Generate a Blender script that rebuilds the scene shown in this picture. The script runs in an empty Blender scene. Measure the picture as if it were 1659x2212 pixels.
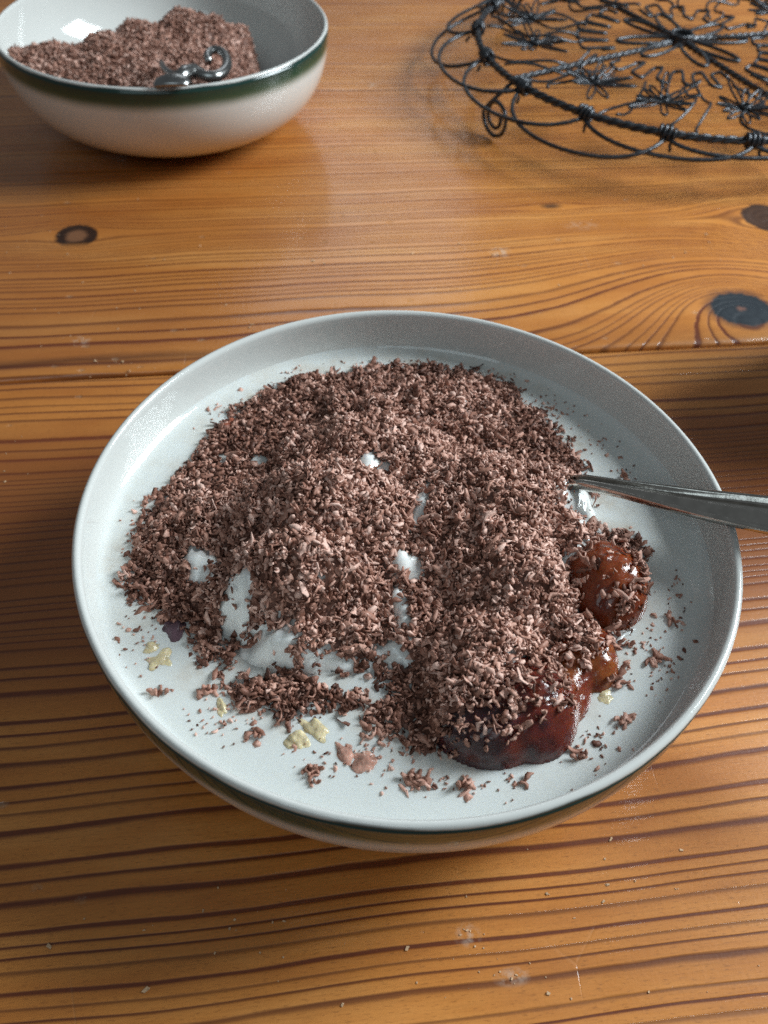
import bpy, math, random
import numpy as np
from mathutils import Matrix, Vector

random.seed(7)
rng = np.random.default_rng(7)
scene = bpy.context.scene
col = scene.collection
R = math.radians

# ------------------------------------------------------------------ camera
F_PX, IMG_W, IMG_H = 1800.0, 1659.0, 2212.0
PITCH, ROLL, CAM_H = 0.8521, 0.0498, 0.1999
_fw = np.array([0, math.cos(PITCH), -math.sin(PITCH)])
_up0 = np.array([0, math.sin(PITCH), math.cos(PITCH)])
_r0 = np.array([1.0, 0, 0])
_r = _r0 * math.cos(ROLL) + _up0 * math.sin(ROLL)
_u = -_r0 * math.sin(ROLL) + _up0 * math.cos(ROLL)
cam_d = bpy.data.cameras.new("camera")
cam = bpy.data.objects.new("camera", cam_d)
col.objects.link(cam)
cam.matrix_world = Matrix(((_r[0], _u[0], -_fw[0], 0), (_r[1], _u[1], -_fw[1], 0),
                           (_r[2], _u[2], -_fw[2], CAM_H), (0, 0, 0, 1)))
cam_d.sensor_fit = 'HORIZONTAL'
cam_d.sensor_width = 36.0
cam_d.lens = 36.0 * F_PX / IMG_W
cam_d.clip_start, cam_d.clip_end = 0.01, 50
cam_d.dof.use_dof = True
cam_d.dof.focus_distance = 0.197
cam_d.dof.aperture_fstop = 27
scene.camera = cam


def at(px, py, z):
    """world point seen at a photo pixel, at height z"""
    d = _fw + (px - IMG_W / 2) / F_PX * _r - (py - IMG_H / 2) / F_PX * _u
    t = (z - CAM_H) / d[2]
    return np.array([0, 0, CAM_H]) + d * t


# ------------------------------------------------------------------ light
world = bpy.data.worlds.new("World")
scene.world = world
world.use_nodes = True
bg = world.node_tree.nodes["Background"]
bg.inputs[0].default_value = (0.86, 0.95, 1.0, 1)
bg.inputs[1].default_value = 0.13


def area(name, loc, target, sx, sy, watts, color):
    l = bpy.data.lights.new(name, 'AREA')
    l.shape, l.size, l.size_y, l.energy, l.color = 'RECTANGLE', sx, sy, watts, color
    o = bpy.data.objects.new(name, l)
    col.objects.link(o)
    o.location = loc
    o.rotation_euler = (Vector(target) - Vector(loc)).to_track_quat('-Z', 'Y').to_euler()
    return o


area("window_light", (0.86, 0.48, 0.64), (0, 0.18, 0), 0.40, 0.54, 20.5, (0.86, 0.96, 1.0))
area("front_fill", (-0.35, -1.7, 1.9), (0, 0.2, 0), 1.5, 1.2, 9, (0.76, 0.93, 1.0))  # soft fill added behind the camera to lift the bowl's shaded walls
area("back_sheen_fill", (-0.15, 2.7, 1.35), (0, 0.35, 0), 0.8, 0.8, 4, (0.88, 0.95, 1.0))  # weak back fill added for a pale sheen on the boards; no window there
scene.view_settings.view_transform = 'Standard'
scene.view_settings.look = 'None'
scene.view_settings.exposure = 0
scene.view_settings.gamma = 1
scene.cycles.use_denoising = False
scene.cycles.caustics_reflective = False
scene.cycles.caustics_refractive = False


# ------------------------------------------------------------------ helpers
def link(o, parent=None):
    col.objects.link(o)
    if parent is not None:
        o.parent = parent
    return o


def tag(o, label=None, cat=None, group=None, kind=None):
    for k, v in (('label', label), ('category', cat), ('group', group), ('kind', kind)):
        if v:
            o[k] = v
    return o


def empty(name, loc, label=None, cat=None, group=None):
    o = bpy.data.objects.new(name, None)
    o.location = loc
    o.empty_display_size = 0.01
    link(o)
    return tag(o, label, cat, group)


def mesh_data(name, verts, faces, mat, smooth=True):
    m = bpy.data.meshes.new(name)
    m.from_pydata([tuple(map(float, v)) for v in verts], [], [tuple(map(int, f)) for f in faces])
    if smooth:
        m.polygons.foreach_set('use_smooth', [True] * len(m.polygons))
    for k in (mat if isinstance(mat, (list, tuple)) else [mat]):
        m.materials.append(k)
    m.update()
    return m


def obj(name, verts, faces, mat, parent=None, smooth=True, origin=(0, 0, 0)):
    v = np.asarray(verts, float) - np.asarray(origin, float)
    o = bpy.data.objects.new(name, mesh_data(name, v, faces, mat, smooth))
    o.location = origin
    return link(o, parent)


def set_attr(me, name, values):
    a = me.attributes.new(name, 'FLOAT', 'POINT')
    a.data.foreach_set('value', np.asarray(values, np.float32))


def tube(pts, rad, closed=False, sides=6, flat=None):
    """verts, faces of a tube along pts; rad a number or list"""
    P = np.asarray(pts, float)
    n = len(P)
    rad = np.full(n, rad) if np.isscalar(rad) else np.asarray(rad, float)
    if closed:
        T = np.roll(P, -1, 0) - np.roll(P, 1, 0)
    else:
        T = np.gradient(P, axis=0)
    T /= np.linalg.norm(T, axis=1)[:, None] + 1e-12
    ref = np.array([0, 0, 1.0]) if abs(T[0][2]) < 0.9 else np.array([1.0, 0, 0])
    nrm = np.cross(T[0], ref); nrm /= np.linalg.norm(nrm)
    V, Fc = [], []
    for i in range(n):
        nrm = nrm - T[i] * (nrm @ T[i]); nrm /= np.linalg.norm(nrm) + 1e-12
        b = np.cross(T[i], nrm)
        for k in range(sides):
            a = 2 * math.pi * k / sides
            V.append(P[i] + rad[i] * (math.cos(a) * nrm + math.sin(a) * b))
    for i in range(n if closed else n - 1):
        j = (i + 1) % n
        for k in range(sides):
            l = (k + 1) % sides
            Fc.append((i * sides + k, i * sides + l, j * sides + l, j * sides + k))
    if not closed:
        Fc.append(tuple(range(sides))[::-1])
        Fc.append(tuple((n - 1) * sides + k for k in range(sides)))
    return V, Fc


class Join:
    def __init__(self): self.v, self.f = [], []
    def add(self, vf):
        o = len(self.v)
        self.v += list(vf[0]); self.f += [tuple(i + o for i in f) for f in vf[1]]
        return self


def revolve(profile, seg=128):
    """profile: list of (r,z) ; returns verts, faces (open profile)"""
    V, Fc = [], []
    n = len(profile)
    for k in range(seg):
        a = 2 * math.pi * k / seg
        for r, z in profile:
            V.append((r * math.cos(a), r * math.sin(a), z))
    for k in range(seg):
        l = (k + 1) % seg
        for i in range(n - 1):
            Fc.append((k * n + i, l * n + i, l * n + i + 1, k * n + i + 1))
    return V, Fc


_np_seed = np.random.default_rng(3)
_wav = [( _np_seed.normal(size=2), _np_seed.uniform(0, 6.28)) for _ in range(40)]


def noise2(x, y, freq, k0=0, k=8):
    """cheap smooth noise about -1..1"""
    s = 0
    for w, p in _wav[k0:k0 + k]:
        s = s + np.sin((w[0] * x + w[1] * y) * freq + p)
    return s / math.sqrt(k / 2) / 1.6


# ------------------------------------------------------------------ materials
def nodes_of(name):
    m = bpy.data.materials.new(name)
    m.use_nodes = True
    nt = m.node_tree
    return m, nt, nt.nodes["Principled BSDF"]


class NT:
    def __init__(self, nt): self.nt = nt
    def n(self, t, **kw):
        nd = self.nt.nodes.new(t)
        for k, v in kw.items():
            setattr(nd, k, v)
        return nd
    def l(self, a, b): self.nt.links.new(a, b)
    def val(self, nd, i, v):
        if hasattr(v, 'node'): self.l(v, nd.inputs[i])
        else: nd.inputs[i].default_value = v
    def math(self, op, a, b=0.0, c=None, clamp=False):
        nd = self.n('ShaderNodeMath', operation=op, use_clamp=clamp)
        self.val(nd, 0, a); self.val(nd, 1, b)
        if c is not None: self.val(nd, 2, c)
        return nd.outputs[0]
    def ramp(self, fac, stops, interp='LINEAR'):
        nd = self.n('ShaderNodeValToRGB')
        nd.color_ramp.interpolation = interp
        e = nd.color_ramp.elements
        while len(e) < len(stops): e.new(0.5)
        for el, (p, c) in zip(e, stops):
            el.position = p
            el.color = c if len(c) == 4 else (*c, 1)
        self.val(nd, 0, fac)
        return nd.outputs[0]
    def mix(self, fac, a, b, mode='MIX'):
        nd = self.n('ShaderNodeMix', data_type='RGBA', blend_type=mode)
        self.val(nd, 0, fac)
        for i, v in ((6, a), (7, b)):
            if hasattr(v, 'node'): self.l(v, nd.inputs[i])
            else: nd.inputs[i].default_value = v if len(v) == 4 else (*v, 1)
        return nd.outputs[2]
    def noise(self, vec, scale, detail=3, rough=0.55, dim='3D'):
        nd = self.n('ShaderNodeTexNoise')
        nd.inputs['Scale'].default_value = scale
        nd.inputs['Detail'].default_value = detail
        nd.inputs['Roughness'].default_value = rough
        if vec is not None: self.l(vec, nd.inputs['Vector'])
        return nd.outputs[0]
    def mapping(self, vec, scale=(1, 1, 1), loc=(0, 0, 0), rot=(0, 0, 0)):
        nd = self.n('ShaderNodeMapping')
        self.l(vec, nd.inputs[0])
        nd.inputs['Scale'].default_value = scale
        nd.inputs['Location'].default_value = loc
        nd.inputs['Rotation'].default_value = rot
        return nd.outputs[0]
    def bump(self, h, strength, dist, prev=None):
        nd = self.n('ShaderNodeBump')
        nd.inputs['Strength'].default_value = strength
        nd.inputs['Distance'].default_value = dist
        self.l(h, nd.inputs['Height'])
        if prev is not None: self.l(prev, nd.inputs['Normal'])
        return nd.outputs[0]


GRAIN = math.atan2(0.0463, 0.2897)
CG, SG = math.cos(GRAIN), math.sin(GRAIN)
JOINT = 0.2480
# knots in board coordinates: u, v, radius u, radius v, kind
KNOTS = [(0.1890, 0.2700, 0.0135, 0.0120, 'blue'), (0.2310, 0.3400, 0.0120, 0.0125, 'brown'),
         (0.1300, 0.3570, 0.0050, 0.0022, 'small'), (-0.0874, 0.3447, 0.0092, 0.0094, 'ring')]


def wood_material():
    m, nt, bsdf = nodes_of("pine_varnished")
    t = NT(nt)
    co = t.n('ShaderNodeTexCoord').outputs['Object']
    phi = t.n('ShaderNodeAttribute', attribute_name='phi').outputs['Fac']
    strm = t.mapping(co, (6, 60, 60))
    wob = t.noise(strm, 4.0, 3)
    wob2 = t.noise(t.mapping(co, (14, 30, 30)), 3.0, 2)
    p = t.math('ADD', phi, t.math('MULTIPLY', t.math('SUBTRACT', wob, 0.5), 0.20))
    p = t.math('ADD', p, t.math('MULTIPLY', t.math('SUBTRACT', wob2, 0.5), 0.14))
    fr = t.math('FRACT', p)
    fl = t.math('FLOOR', p)
    wn = t.n('ShaderNodeTexWhiteNoise', noise_dimensions='1D')
    t.l(fl, wn.inputs['W'])
    ringr = wn.outputs['Value']
    # latewood profile: slow rise then a sharp edge
    late = t.ramp(fr, [(0.0, (0.35,) * 3), (0.05, (0.0,) * 3), (0.54, (0.03,) * 3), (0.70, (0.16,) * 3), (0.83, (0.85,) * 3), (0.93, (1,) * 3), (1.0, (0.45,) * 3)])
    strength = t.math('MULTIPLY_ADD', ringr, 0.80, 0.58)
    fade = t.noise(t.mapping(co, (5, 9, 9)), 2.5, 2)
    strength = t.math('MULTIPLY', strength, t.math('MULTIPLY_ADD', fade, 0.9, 0.55))
    late = t.math('MULTIPLY', late, strength, clamp=True)
    # ground tone
    big = t.noise(t.mapping(co, (4, 22, 22)), 2.2, 5, 0.62)
    early = t.ramp(big, [(0.28, (0.44, 0.140, 0.024)), (0.5, (0.60, 0.225, 0.045)), (0.72, (0.74, 0.325, 0.085))])
    sep = t.n('ShaderNodeSeparateXYZ'); t.l(co, sep.inputs[0])
    X, Y = sep.outputs[0], sep.outputs[1]
    # slow-grown, resin-rich heartwood band is browner
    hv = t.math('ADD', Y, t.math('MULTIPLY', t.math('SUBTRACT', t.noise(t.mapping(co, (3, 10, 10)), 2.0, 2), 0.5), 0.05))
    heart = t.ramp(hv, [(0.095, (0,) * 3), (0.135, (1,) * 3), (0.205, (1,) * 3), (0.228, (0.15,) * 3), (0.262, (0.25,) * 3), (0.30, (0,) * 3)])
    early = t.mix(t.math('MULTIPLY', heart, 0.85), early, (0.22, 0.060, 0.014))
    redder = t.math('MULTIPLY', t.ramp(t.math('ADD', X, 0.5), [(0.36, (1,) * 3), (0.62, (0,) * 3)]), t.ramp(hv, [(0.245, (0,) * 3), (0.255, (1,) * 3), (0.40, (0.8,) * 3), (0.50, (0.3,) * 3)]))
    early = t.mix(t.math('MULTIPLY', redder, 0.62), early, (0.27, 0.078, 0.018))  # far board redder to the left, window falloff painted into the wood colour
    fine = t.noise(t.mapping(co, (30, 700, 300)), 3.0, 3)
    early = t.mix(t.math('MULTIPLY', t.math('SUBTRACT', fine, 0.45, clamp=True), 0.8), early, (0.28, 0.095, 0.018))
    pore = t.noise(t.mapping(co, (160, 900, 300)), 3.0, 2)
    late_c = t.mix(ringr, (0.080, 0.016, 0.0060), (0.165, 0.038, 0.0110))
    c = t.mix(late, early, late_c)
    c = t.mix(t.math('MULTIPLY', t.ramp(pore, [(0.57, (0,) * 3), (0.70, (1,) * 3)]), 0.45), c, (0.20, 0.065, 0.014))
    # dark resin streak beside the joint
    sv = t.math('ADD', Y, t.math('MULTIPLY', t.math('SUBTRACT', t.noise(t.mapping(co, (9, 30, 30)), 2.0, 3), 0.5), 0.006))
    strk = t.ramp(t.math('ABSOLUTE', t.math('SUBTRACT', sv, 0.2575)), [(0.0, (1,) * 3), (0.0030, (0,) * 3)])
    strk = t.math('MULTIPLY', strk, t.ramp(t.math('ADD', X, 0.5), [(0.44, (1,) * 3), (0.56, (0,) * 3)]))
    c = t.mix(t.math('MULTIPLY', strk, 0.75), c, (0.050, 0.012, 0.006))
    # knots
    kd_noise = t.math('SUBTRACT', t.noise(co, 260, 3), 0.5)
    rough_add = None
    for (ku, kv, ra, rb, kind) in KNOTS:
        dx = t.math('DIVIDE', t.math('SUBTRACT', X, ku), ra)
        dy = t.math('DIVIDE', t.math('SUBTRACT', Y, kv), rb)
        d = t.math('SQRT', t.math('ADD', t.math('MULTIPLY', dx, dx), t.math('MULTIPLY', dy, dy)))
        d = t.math('ADD', d, t.math('MULTIPLY', kd_noise, 0.32))
        rings = t.math('SINE', t.math('MULTIPLY', d, 21.0))
        if kind == 'blue':
            kc = t.mix(t.math('MULTIPLY_ADD', rings, 0.15, 0.4), (0.014, 0.018, 0.024), (0.028, 0.036, 0.044))
            kc = t.mix(t.ramp(d, [(0.06, (1,) * 3), (0.16, (0,) * 3)]), kc, (0.16, 0.075, 0.055))
            msk = t.ramp(t.math('MULTIPLY', d, 0.5), [(0.45, (1,) * 3), (0.50, (0,) * 3)])
            halo = t.ramp(t.math('MULTIPLY', d, 0.5), [(0.5, (1,) * 3), (0.66, (0,) * 3)])
            c = t.mix(t.math('MULTIPLY', halo, 0.62), c, (0.075, 0.028, 0.022))
        elif kind == 'brown':
            kc = t.mix(t.math('MULTIPLY_ADD', rings, 0.3, 0.4), (0.050, 0.022, 0.013), (0.085, 0.040, 0.023))
            msk = t.ramp(t.math('MULTIPLY', d, 0.5), [(0.46, (1,) * 3), (0.51, (0,) * 3)])
        elif kind == 'small':
            kc = (0.050, 0.026, 0.018, 1)
            msk = t.ramp(t.math('MULTIPLY', d, 0.5), [(0.22, (0.85,) * 3), (0.68, (0,) * 3)])
        else:
            kc = t.mix(t.ramp(d, [(0.35, (0,) * 3), (0.62, (1,) * 3), (0.95, (1,) * 3)]), (0.20, 0.085, 0.040), (0.026, 0.010, 0.006))
            below = t.ramp(t.math('ADD', t.math('MULTIPLY', dy, 0.5), 0.5), [(0.02, (0,) * 3), (0.22, (1,) * 3)])
            msk = t.math('MULTIPLY', t.ramp(t.math('MULTIPLY', d, 0.5), [(0.45, (1,) * 3), (0.53, (0,) * 3)]), below)
        c = t.mix(msk, c, kc)
    # scuffed spots where the varnish has gone pale
    sn = t.noise(co, 420, 4)
    for (ku, kv, ra, rb, am) in [(0.097, 0.3191, 0.0055, 0.005, 0.55), (-0.077, 0.2691, 0.0045, 0.004, 0.35), (0.0604, 0.4969, 0.004, 0.005, 0.4), (0.1396, 0.3389, 0.01, 0.005, 0.25), (0.031, 0.0475, 0.0035, 0.003, 0.4), (0.0394, 0.0382, 0.005, 0.0022, 0.4)]:
        dx = t.math('DIVIDE', t.math('SUBTRACT', X, ku), ra)
        dy = t.math('DIVIDE', t.math('SUBTRACT', Y, kv), rb)
        d = t.math('SQRT', t.math('ADD', t.math('MULTIPLY', dx, dx), t.math('MULTIPLY', dy, dy)))
        ms = t.math('MULTIPLY', t.ramp(d, [(0.2, (1,) * 3), (1.0, (0,) * 3)]), t.ramp(sn, [(0.44, (0,) * 3), (0.60, (1,) * 3)]))
        c = t.mix(t.math('MULTIPLY', ms, am), c, (0.70, 0.60, 0.50))
    # worn pale flecks and dents
    vor = t.n('ShaderNodeTexVoronoi', feature='F1'); vor.inputs['Scale'].default_value = 95
    t.l(t.mapping(co, (1.0, 1.7, 1)), vor.inputs['Vector'])
    sel = t.math('GREATER_THAN', t.n('ShaderNodeSeparateColor').outputs[0], 0.5)
    sc = sel.node.inputs[0].links[0].from_node
    t.l(vor.outputs['Color'], sc.inputs[0]); sel.node.inputs[1].default_value = 0.86
    fleck = t.math('MULTIPLY', sel, t.ramp(t.math('ADD', vor.outputs['Distance'], t.math('MULTIPLY', t.math('SUBTRACT', t.noise(co, 900, 3), 0.5), 0.25)), [(0.05, (1,) * 3), (0.17, (0,) * 3)]))
    c = t.mix(t.math('MULTIPLY', fleck, 0.30), c, (0.50, 0.36, 0.24))
    scr = t.n('ShaderNodeTexVoronoi', feature='DISTANCE_TO_EDGE'); scr.inputs['Scale'].default_value = 9
    t.l(t.mapping(co, (2.6, 1.0, 1), (0.3, 0.1, 0), (0, 0, 0.5)), scr.inputs['Vector'])
    scm = t.math('MULTIPLY', t.ramp(scr.outputs['Distance'], [(0.0, (1,) * 3), (0.0045, (0,) * 3)]), t.ramp(t.noise(co, 40, 2), [(0.55, (0,) * 3), (0.68, (1,) * 3)]))
    c = t.mix(t.math('MULTIPLY', scm, 0.10), c, (0.52, 0.36, 0.22))
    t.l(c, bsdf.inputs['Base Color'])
    rn = t.noise(co, 45, 4)
    t.l(t.ramp(rn, [(0.3, (0.38,) * 3), (0.7, (0.56,) * 3)]), bsdf.inputs['Roughness'])
    bsdf.inputs['Specular IOR Level'].default_value = 0.3
    bsdf.inputs['Coat Weight'].default_value = 0.6
    bsdf.inputs['Coat Roughness'].default_value = 0.12
    h1 = t.math('SUBTRACT', 1.0, late)
    b = t.bump(h1, 0.25, 0.0006)
    b = t.bump(fine, 0.10, 0.0004, b)
    b = t.bump(t.noise(co, 900, 2), 0.08, 0.0004, b)
    b = t.bump(t.math('MULTIPLY_ADD', scm, 0.3, fleck), 0.5, -0.0004, b)
    t.l(b, bsdf.inputs['Normal'])
    t.l(b, bsdf.inputs['Coat Normal'])
    return m


def glaze_material(band=False):
    m, nt, bsdf = nodes_of("glaze_banded" if band else "glaze_white")
    t = NT(nt)
    co = t.n('ShaderNodeTexCoord').outputs['Object']
    base = t.mix(t.noise(co, 40, 3), (0.60, 0.60, 0.575), (0.645, 0.645, 0.62))
    if band:
        sep = t.n('ShaderNodeSeparateXYZ'); t.l(co, sep.inputs[0])
        z = t.math('ADD', sep.outputs[2], t.math('MULTIPLY', t.math('SUBTRACT', t.noise(co, 60, 2), 0.5), 0.0012))
        dz = t.math('MULTIPLY', t.math('SUBTRACT', 0.048, z), 1 / 0.02)     # 0 at the rim, 1 at 20 mm below
        a = t.ramp(dz, [(0.02, (0,) * 3), (0.055, (1,) * 3), (0.32, (1,) * 3), (0.60, (0.0,) * 3)], 'EASE')
        bc = t.ramp(dz, [(0.05, (0.012, 0.034, 0.032)), (0.28, (0.026, 0.062, 0.036)), (0.70, (0.19, 0.225, 0.13))])
        base = t.mix(a, base, bc)
    t.l(base, bsdf.inputs['Base Color'])
    bsdf.inputs['Roughness'].default_value = 0.08
    bsdf.inputs['IOR'].default_value = 1.5
    t.l(t.bump(t.noise(co, 60, 2), 0.03, 0.0006), bsdf.inputs['Normal'])
    return m


def simple(name, rgb, rough, metallic=0.0, var=0.0, scale=200, sss=0.0, bump=0.0, coat=0.0, sssr=(1, 0.3, 0.1), ssss=0.004, spec=0.5):
    m, nt, bsdf = nodes_of(name)
    t = NT(nt)
    co = t.n('ShaderNodeTexCoord').outputs['Object']
    if var:
        lo = tuple(max(0, c * (1 - var)) for c in rgb); hi = tuple(min(1, c * (1 + var)) for c in rgb)
        t.l(t.ramp(t.noise(co, scale, 4), [(0.3, lo), (0.7, hi)]), bsdf.inputs['Base Color'])
    else:
        bsdf.inputs['Base Color'].default_value = (*rgb, 1)
    bsdf.inputs['Roughness'].default_value = rough
    bsdf.inputs['Metallic'].default_value = metallic
    bsdf.inputs['Coat Weight'].default_value = coat
    bsdf.inputs['Coat Roughness'].default_value = 0.06
    bsdf.inputs['Specular IOR Level'].default_value = spec
    if sss:
        bsdf.inputs['Subsurface Weight'].default_value = sss
        bsdf.inputs['Subsurface Radius'].default_value = sssr
        bsdf.inputs['Subsurface Scale'].default_value = ssss
    if bump:
        t.l(t.bump(t.noise(co, scale * 1.5, 3), bump, 0.0008), bsdf.inputs['Normal'])
    return m


def choc_material():
    m, nt, bsdf = nodes_of("milk_chocolate")
    t = NT(nt)
    tone = t.n('ShaderNodeAttribute', attribute_name='tone').outputs['Fac']
    co = t.n('ShaderNodeTexCoord').outputs['Object']
    oi = t.n('ShaderNodeObjectInfo').outputs['Random']
    x = t.math('ADD', tone, t.math('MULTIPLY', t.math('SUBTRACT', t.noise(co, 900, 2), 0.5), 0.5))
    c = t.ramp(x, [(0.0, (0.070, 0.024, 0.015)), (0.4, (0.27, 0.118, 0.080)), (0.70, (0.52, 0.275, 0.205)), (1.0, (0.80, 0.52, 0.43))])
    c = t.mix(t.math('MULTIPLY', oi, 0.25), c, (0.18, 0.09, 0.06))
    t.l(c, bsdf.inputs['Base Color'])
    bsdf.inputs['Roughness'].default_value = 0.55
    bsdf.inputs['Specular IOR Level'].default_value = 0.35
    t.l(t.bump(t.noise(co, 2500, 2), 0.5, 0.0002), bsdf.inputs['Normal'])
    return m


M_WOOD = wood_material()
M_GLAZE, M_BAND = glaze_material(), glaze_material(True)
M_FOOT = simple("unglazed_foot", (0.62, 0.56, 0.47), 0.7, var=0.1)
M_MILK = simple("milk", (0.615, 0.63, 0.61), 0.10, sss=0.25, sssr=(1, 0.9, 0.75), ssss=0.003)
def milk_pool():
    m, nt, bsdf = nodes_of("milk_with_cocoa")
    t = NT(nt)
    co = t.n('ShaderNodeTexCoord').outputs['Object']
    tint = t.n('ShaderNodeAttribute', attribute_name='tint').outputs['Fac']
    f = t.math('MULTIPLY', tint, t.ramp(t.noise(co, 220, 4), [(0.40, (0.15,) * 3), (0.70, (0.62,) * 3)]))
    t.l(t.mix(f, (0.67, 0.690, 0.670), (0.46, 0.36, 0.26)), bsdf.inputs['Base Color'])
    bsdf.inputs['Roughness'].default_value = 0.05
    t.l(t.bump(t.noise(co, 90, 3), 0.10, 0.0010), bsdf.inputs['Normal'])
    bsdf.inputs['Subsurface Weight'].default_value = 0.25
    bsdf.inputs['Subsurface Radius'].default_value = (1, 0.9, 0.75)
    bsdf.inputs['Subsurface Scale'].default_value = 0.003
    return m


M_MILKPOOL = milk_pool()
M_YOG = simple("yogurt", (0.82, 0.82, 0.79), 0.16, var=0.03, scale=300, sss=0.2, sssr=(1, 0.9, 0.75), ssss=0.003, bump=0.25, coat=0.4)
M_CHOC = choc_material()
M_IRON = simple("black_iron_wire", (0.045, 0.048, 0.055), 0.30, metallic=0.6, var=0.4, scale=400, bump=0.3, spec=0.6)
M_STEEL = simple("spoon_steel", (0.52, 0.49, 0.45), 0.16, metallic=1.0, var=0.15, scale=300, bump=0.05)

# ------------------------------------------------------------------ table
table = empty("table", (0, 0, 0))
tag(table, "varnished pine table top of wide knotty boards", None, None, "structure")
table.rotation_euler = (0, 0, GRAIN)


def spacing(v):
    # ring distance (m) against v, both boards
    return np.interp(v, [-0.10, 0.03, 0.055, 0.075, 0.10, 0.120, 0.135, 0.19, 0.215, 0.247, 0.249, 0.275, 0.295, 0.33, 0.40, 0.50, 0.9],
                     [0.0026, 0.0030, 0.0038, 0.0046, 0.0052, 0.0044, 0.0030, 0.0024, 0.0055, 0.0045, 0.0075, 0.0066, 0.0045, 0.0025, 0.0026, 0.0034, 0.0034])


_vv = np.linspace(-0.15, 1.0, 6000)
_phi = np.concatenate([[0], np.cumsum(1 / spacing(_vv[:-1]) * np.diff(_vv))])
_phi = _phi + 0.55 * np.sin(_phi * 1.7 + 1) * 0.5 + 0.4 * np.sin(_phi * 0.61)
_phi = np.maximum.accumulate(_phi)


def grain_phi(u, v):
    e = v.copy()
    e = e + 0.0012 * np.sin(u * 15 + v * 9 + 0.6) + 0.0005 * np.sin(u * 41 + v * 30 + 2.1) + 0.0003 * np.sin(u * 83 - v * 55)
    e = e + np.where(v < JOINT, 0.0 * (np.clip(u + 0.08, -0.3, 0.5) * 1.0) * np.clip((0.22 - v) / 0.2, 0, 1), 0)
    for (ku, kv, ra, rb, kind) in KNOTS:
        du, dv = u - ku, v - kv
        if kind == 'blue':
            on = (v > JOINT)
            e = e - on * 0.046 * np.exp(-((du / 0.058) ** 2) - (np.clip(dv, -0.1, 1) / 0.046) ** 2)
            e = e - on * 0.020 * np.exp(-((du / 0.022) ** 2) - (np.clip(dv, -0.1, 1) / 0.02) ** 2)
        elif kind == 'brown':
            e = e - 0.020 * np.tanh(dv / 0.012) * np.exp(-((du / 0.036) ** 2) - (dv / 0.030) ** 2)
        elif kind == 'small':
            e = e - 0.004 * np.tanh(dv / 0.004) * np.exp(-((du / 0.020) ** 2) - (dv / 0.010) ** 2)
        else:
            e = e - 0.006 * np.tanh(dv / 0.006) * np.exp(-((du / 0.022) ** 2) - (dv / 0.014) ** 2)
    return np.interp(e, _vv, _phi)


def plank(v0, v1, u0=-0.52, u1=0.72, drop=0.0, thick=0.026):
    nu, nv = int((u1 - u0) / 0.0026), int((v1 - v0) / 0.002)
    us = np.linspace(u0, u1, nu)
    # edges rounded by extra rows
    rows = [(v0, -thick), (v0, -0.0022), (v0 + 0.0004, -0.0008), (v0 + 0.0012, 0.0)]
    rows += [(v, 0.0) for v in np.linspace(v0 + 0.003, v1 - 0.003, nv)]
    rows += [(v1 - 0.0012, 0.0), (v1 - 0.0004, -0.0008), (v1, -0.0022), (v1, -thick)]
    rv = np.array([r[0] for r in rows]); rz = np.array([r[1] for r in rows])
    Ug, Vg = np.meshgrid(us, rv)
    # the joint is not quite straight
    wob = 0.0007 * np.sin(Ug * 23 + 1) + 0.0004 * np.sin(Ug * 61)
    Vg2 = Vg + wob * np.where((Vg < v0 + 0.002) & (v0 > 0.2) & (v0 < 0.26), 1.0, 0.0)
    Z = np.repeat(rz[:, None], nu, 1) - drop
    ph = grain_phi(Ug.ravel(), Vg2.ravel())
    V = np.c_[Ug.ravel(), Vg2.ravel(), Z.ravel()]
    nr = len(rows)
    idx = np.arange(nr * nu).reshape(nr, nu)
    Fc = np.stack([idx[:-1, :-1], idx[:-1, 1:], idx[1:, 1:], idx[1:, :-1]], -1).reshape(-1, 4)
    faces = [tuple(f) for f in Fc.tolist()]
    faces.append(tuple(idx[:, 0].tolist()))
    faces.append(tuple(idx[::-1, -1].tolist()))
    faces.append((int(idx[0, 0]), int(idx[-1, 0]), int(idx[-1, -1]), int(idx[0, -1])))
    me = bpy.data.meshes.new("plank")
    me.from_pydata(V.tolist(), [], faces)
    me.materials.append(M_WOOD)
    me.polygons.foreach_set('use_smooth', [True] * (len(faces) - 3) + [False] * 3)
    set_attr(me, 'phi', ph)
    o = bpy.data.objects.new("plank", me)
    link(o, table)
    return o


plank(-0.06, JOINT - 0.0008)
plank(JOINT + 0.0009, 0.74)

# ------------------------------------------------------------------ bowls
RIM_R, RIM_Z, BASE_R = 0.080, 0.048, 0.030
EXP = 2.45
WALL = 0.0042


def outer_r(z):
    """outer radius at height z"""
    z0 = 0.0025
    s = np.clip((np.asarray(z, float) - z0) / (RIM_Z - 0.001 - z0), 0, 1)
    a = np.arccos(np.clip((1 - s), 0, 1) ** (EXP / 2))
    return BASE_R + (RIM_R - BASE_R) * np.sin(a) ** (2 / EXP)


def inner_z(r):
    """inner surface height at radius r"""
    zz = np.linspace(0.0025, RIM_Z - 0.001, 400)
    rr = outer_r(zz) - WALL
    return np.interp(r, rr, zz + 0.0035, left=0.0062)


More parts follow.
